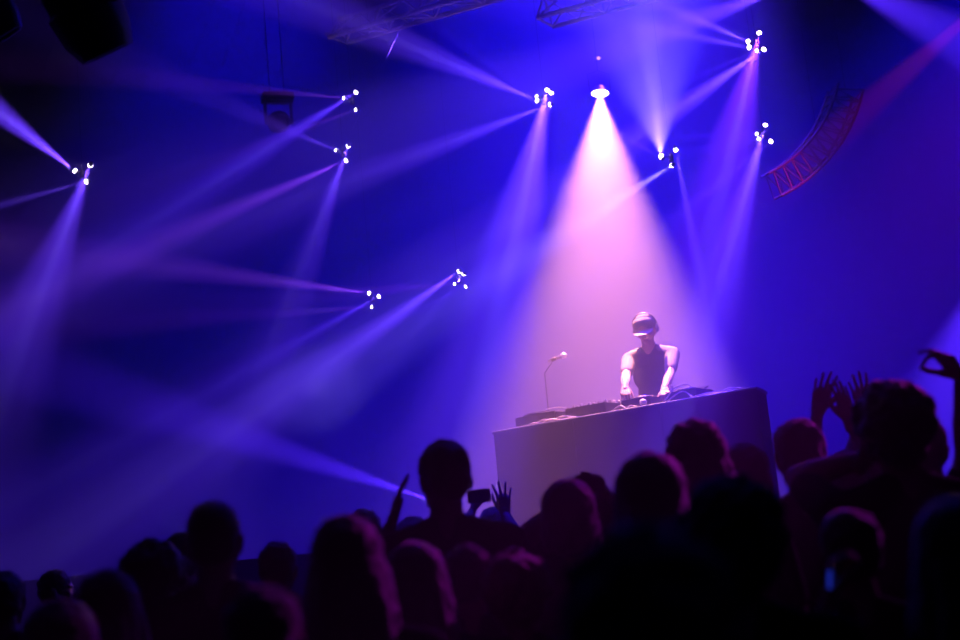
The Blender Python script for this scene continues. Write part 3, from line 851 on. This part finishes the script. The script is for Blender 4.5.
for i in range(17):
    a = math.radians(25 + 130 * i / 16); x_, y_ = math.cos(a), math.sin(a)
    rr.append([V(x_ * .088, -.018 + y_ * .095, .040), V(x_ * .094, y_ * .172 - .010, .026 - .012 * abs(x_)), V(x_ * .094, y_ * .172 - .010, .022 - .012 * abs(x_)), V(x_ * .088, -.018 + y_ * .095, .034)])
add_rings(bm, rr); obj('brim', HL(bm), CLOTH['white'], cap_, world=False)
hp = thing('headphones', 'pale headphones worn over the cap of the DJ', 'headphones', DM @ (HM @ V(0, 0, 0)))
def W4(bm): bm.transform(DM @ HM); return bm
bm = bmesh.new(); add_tube(bm, [V(math.cos(a) * .106, -.018, .045 + math.sin(a) * .108) for a in [PI * i / 20 for i in range(21)]], .008, 8); obj('headband', W4(bm), M_SILV, hp)
for q in (-1, 1):
    bm = bmesh.new(); add_lathe(bm, (q * .086, -.012, .012), (q, 0, 0), [(0, .034), (.006, .040), (.018, .040), (.024, .034), (.030, .024), (.031, .003)], 22); obj('ear_cup', W4(bm), M_SILV, hp)

# ---------------------------------------------------------------- the crowd
def CP(px, top, d): return P(px, top, d)
def arm(px, py, d, pose='open', to=None, palm=None, pole=None):
    A = P(px, py, d); r = dict(at=A, pose=pose)
    if to: r['hdir'] = P(to[0], to[1], d) - A
    if palm is not None: r['palm'] = palm
    if pole is not None: r['pole'] = pole
    return r
CROWD = [
 # label, px, top, d, kwargs
 ('person at the far left edge, only half a dark head in view', 4, 572, 5.0, dict(style='short', var=1)),
 ('small person far left with a reddish lit face turned right', 57, 570, 7.6, dict(style='short', var=2, haircol='brown', shirt='grey', turn=-.9, yaw=-.5)),
 ('dark long-haired person in the lower left, right of the small lit one', 108, 574, 3.4, dict(style='long', var=1)),
 ('dark head left of the big short-haired man, slightly below his ears', 152, 547, 4.4, dict(style='curly', var=1)),
 ('person mostly hidden behind the left shoulder of the big short-haired man', 182, 533, 5.8, dict(style='short', var=3)),
 ('big short-haired man with ears standing out, the tallest in the left crowd', 213, 502, 4.0, dict(style='crop', var=1, slim=1.08)),
 ('person with a round dark head right of the big short-haired man', 277, 543, 5.6, dict(style='short', var=2, haircol='brown')),
 ('long-haired woman with a broad dark head left of the tall man', 345, 521, 3.05, dict(style='long', var=2, haircol='brown')),
 ('person behind the broad long-haired woman, only a reddish crown showing', 362, 511, 5.8, dict(style='short', var=4, haircol='brown')),
 ('tall short-haired man in the middle with one open hand raised at his left', 441, 443, 4.8, dict(style='short', var=1, turn=.35, slim=1.05, arms={'L': 'TALL'})),
 ('person behind the raised hand of the tall man, only the crown showing', 412, 519, 6.6, dict(style='bob', var=1, haircol='brown')),
 ('long-haired person below the tall man, pink light along the hair', 414, 546, 3.5, dict(style='long', var=3, haircol='brown')),
 ('small round head between the long-haired person and the curly one', 466, 546, 4.15, dict(style='short', var=5, haircol='brown')),
 ('person with fluffy curly hair lit magenta, low in the centre', 514, 558, 3.7, dict(style='curly', var=2, haircol='blond')),
 ('person right of the tall man, phone up, one hand spread', 492, 508, 7.7, dict(style='short', var=6, arms={'L': 'PH1', 'R': 'PH1R'})),
 ('broad round head left of centre in front of the booth', 566, 484, 4.5, dict(style='bob', var=7, haircol='brown', slim=1.05)),
 ('person behind the round head holding a camera above it', 598, 490, 5.6, dict(style='short', var=8, arms={'L': 'CAM', 'R': 'CAMR'})),
 ('head with a bright magenta rim on the right, in front of the booth', 646, 459, 3.45, dict(style='bob', var=2, haircol='brown')),
 ('long-haired person with a magenta rim in front of the right half of the booth', 692, 425, 4.2, dict(style='wavy', var=1, haircol='brown')),
 ('dark head low against the right end of the booth', 742, 447, 5.6, dict(style='bob', var=3)),
 ('near dark head at the centre right, just above the large black one', 725, 489, 2.55, dict(style='curly', var=3)),
 ('very near large black head at the bottom centre', 640, 546, 1.45, dict(style='curly', var=4)),
 ('hazy person with a magenta rim on the head right of the booth', 795, 421, 4.8, dict(style='short', var=3, haircol='brown')),
 ('person far right of the booth raising both hands high', 842, 452, 5.9, dict(style='short', var=9, arms={'L': 'UP1', 'R': 'UP2'})),
 ('person behind with one hand raised right of the two high hands', 874, 448, 6.3, dict(style='bob', var=4, arms={'L': 'UP3'})),
 ('big bushy-haired man at the right with one elbow lifted', 888, 390, 4.1, dict(style='curly', var=5, slim=1.08, arms={'L': 'ELB'})),
 ('flat dark head just behind the bushy-haired man, on his right', 918, 417, 5.0, dict(style='crop', var=2)),
 ('person at the right edge reaching a curled hand into the purple light', 992, 426, 4.6, dict(style='short', var=10, arms={'L': 'PIN'})),
 ('near dark person at the lower right corner', 950, 505, 2.4, dict(style='long', var=4)),
 ('near person in the lower left with a black rounded head', 62, 606, 2.9, dict(style='bob', var=5)),
 ('near black head at the bottom between short-haired man and long-haired woman', 262, 590, 2.5, dict(style='short', var=11)),
 ('dark person low at the right holding a blue-lit phone', 845, 512, 3.3, dict(style='short', var=12, arms={'L': 'LOWPH'})),
]
TALLH = arm(391, 526, 4.8, 'closed', (399, 492), palm=(1, 0.1, 0), pole=(-.3, .2, -1))
SPEC = {
 'TALL': TALLH,
 'PH1': arm(473, 510, 7.55, 'grip', (476, 498), palm=(1, .3, 0), pole=(-.4, 0, -1)), 'PH1R': arm(505, 513, 7.5, 'spread', (503, 494), palm=(0, 1, 0), pole=(.4, 0, -1)),
 'CAM': arm(573, 499, 5.5, 'grip', (579, 488), palm=(1, .1, 0), pole=(-.6, 0, -1)), 'CAMR': arm(609, 497, 5.5, 'grip', (603, 485), palm=(-1, .1, 0), pole=(.6, 0, -1)),
 'UP1': arm(818, 408, 5.8, 'open', (824, 380), palm=(0.6, 1, 0), pole=(-.6, 0, -.5)), 'UP2': arm(842, 406, 5.7, 'open', (834, 372), palm=(-.6, 1, 0), pole=(.6, 0, -.5)),
 'UP3': arm(866, 398, 6.2, 'open', (860, 366), palm=(0, 1, 0), pole=(-.6, 0, -.5)),
 'ELB': arm(866, 458, 4.1, 'relaxed', (885, 430), palm=(0, -1, -.3), pole=(-.8, 1, -.1)),
 'PIN': arm(961, 377, 4.4, 'pinch', (940, 349), palm=(-.5, -.1, -1), pole=(.3, .0, -1)),
 'LOWPH': arm(830, 596, 3.0, 'grip', (832, 580), palm=(1, 0, 0), pole=(-.3, 0, -1)),
}
for (label, px, top, d, kw) in CROWD:
    kw = dict(kw)
    if 'arms' in kw: kw['arms'] = {k: SPEC[v] for k, v in kw['arms'].items()}
    person(label, P(px, top + 2, d), group='crowd in front of the stage', **kw)

# things held up by the crowd
def phone(label, c, right, up, lit=None, size=(.075, .15, .009)):
    c = Vector(c); r = thing('phone', label, 'phone', c)
    x = Vector(right).normalized(); z = Vector(up); z = (z - x * z.dot(x)).normalized(); y = z.cross(x)
    R = Matrix((x, y, z)).transposed()
    bm = bmesh.new(); add_box(bm, c, (size[0], size[2], size[1]), R); obj('casing', bm, M_PLAST, r, smooth=False, bevel=.003)
    bm = bmesh.new(); add_box(bm, c - y * (size[2] / 2 + .0008), (size[0] * .9, .001, size[1] * .93), R)
    obj('screen', bm, lit or mat('dark_glass', (.02, .02, .03), .1), r, smooth=False, label='lit screen' if lit else None)
    bm = bmesh.new(); add_lathe(bm, c + y * (size[2] / 2) + x * size[0] * .3 + z * size[1] * .38, y, [(0, .006), (.002, .006), (.0022, .001)], 12); obj('camera_lens', bm, M_CHROME, r)
phone('dark phone held sideways above the crowd right of the tall man', P(479, 496, 7.45), P(500, 494, 7.45) - P(479, 496, 7.45), P(481, 480, 7.45) - P(479, 496, 7.45), size=(.13, .075, .009))
phone('small blue-lit phone screen low at the right in the dark crowd', P(831, 579, 2.98), (.8, .6, .0), (.25, 0, 1), lit=glow('blue_screen', (.03, .06, 1.0), .06), size=(.038, .042, .008))
c = P(589, 484, 5.45); r = thing('camera', 'small dark camera held up by two hands in front of the booth', 'camera', c)
RX = Matrix.Rotation(math.radians(12), 3, 'Y')
bm = bmesh.new(); add_box(bm, c, (.125, .045, .062), RX); add_box(bm, c + V(-.01, 0, .040), (.045, .035, .022), RX); obj('camera_body', bm, M_PLAST, r, smooth=False, bevel=.006)
bm = bmesh.new(); add_lathe(bm, c + V(0, .02, 0), (0, 1, 0), [(0, .030), (.03, .030), (.032, .033), (.05, .033), (.05, .026), (.04, .001)], 20); obj('lens', bm, M_PLAST, r)
bm = bmesh.new(); add_box(bm, c - V(0, .0235, 0), (.075, .002, .05), RX); obj('display', bm, mat('dark_glass', (.02, .02, .03), .1), r, smooth=False)
print('objects', len(SC.objects), 'verts', sum(len(m.vertices) for m in bpy.data.meshes))
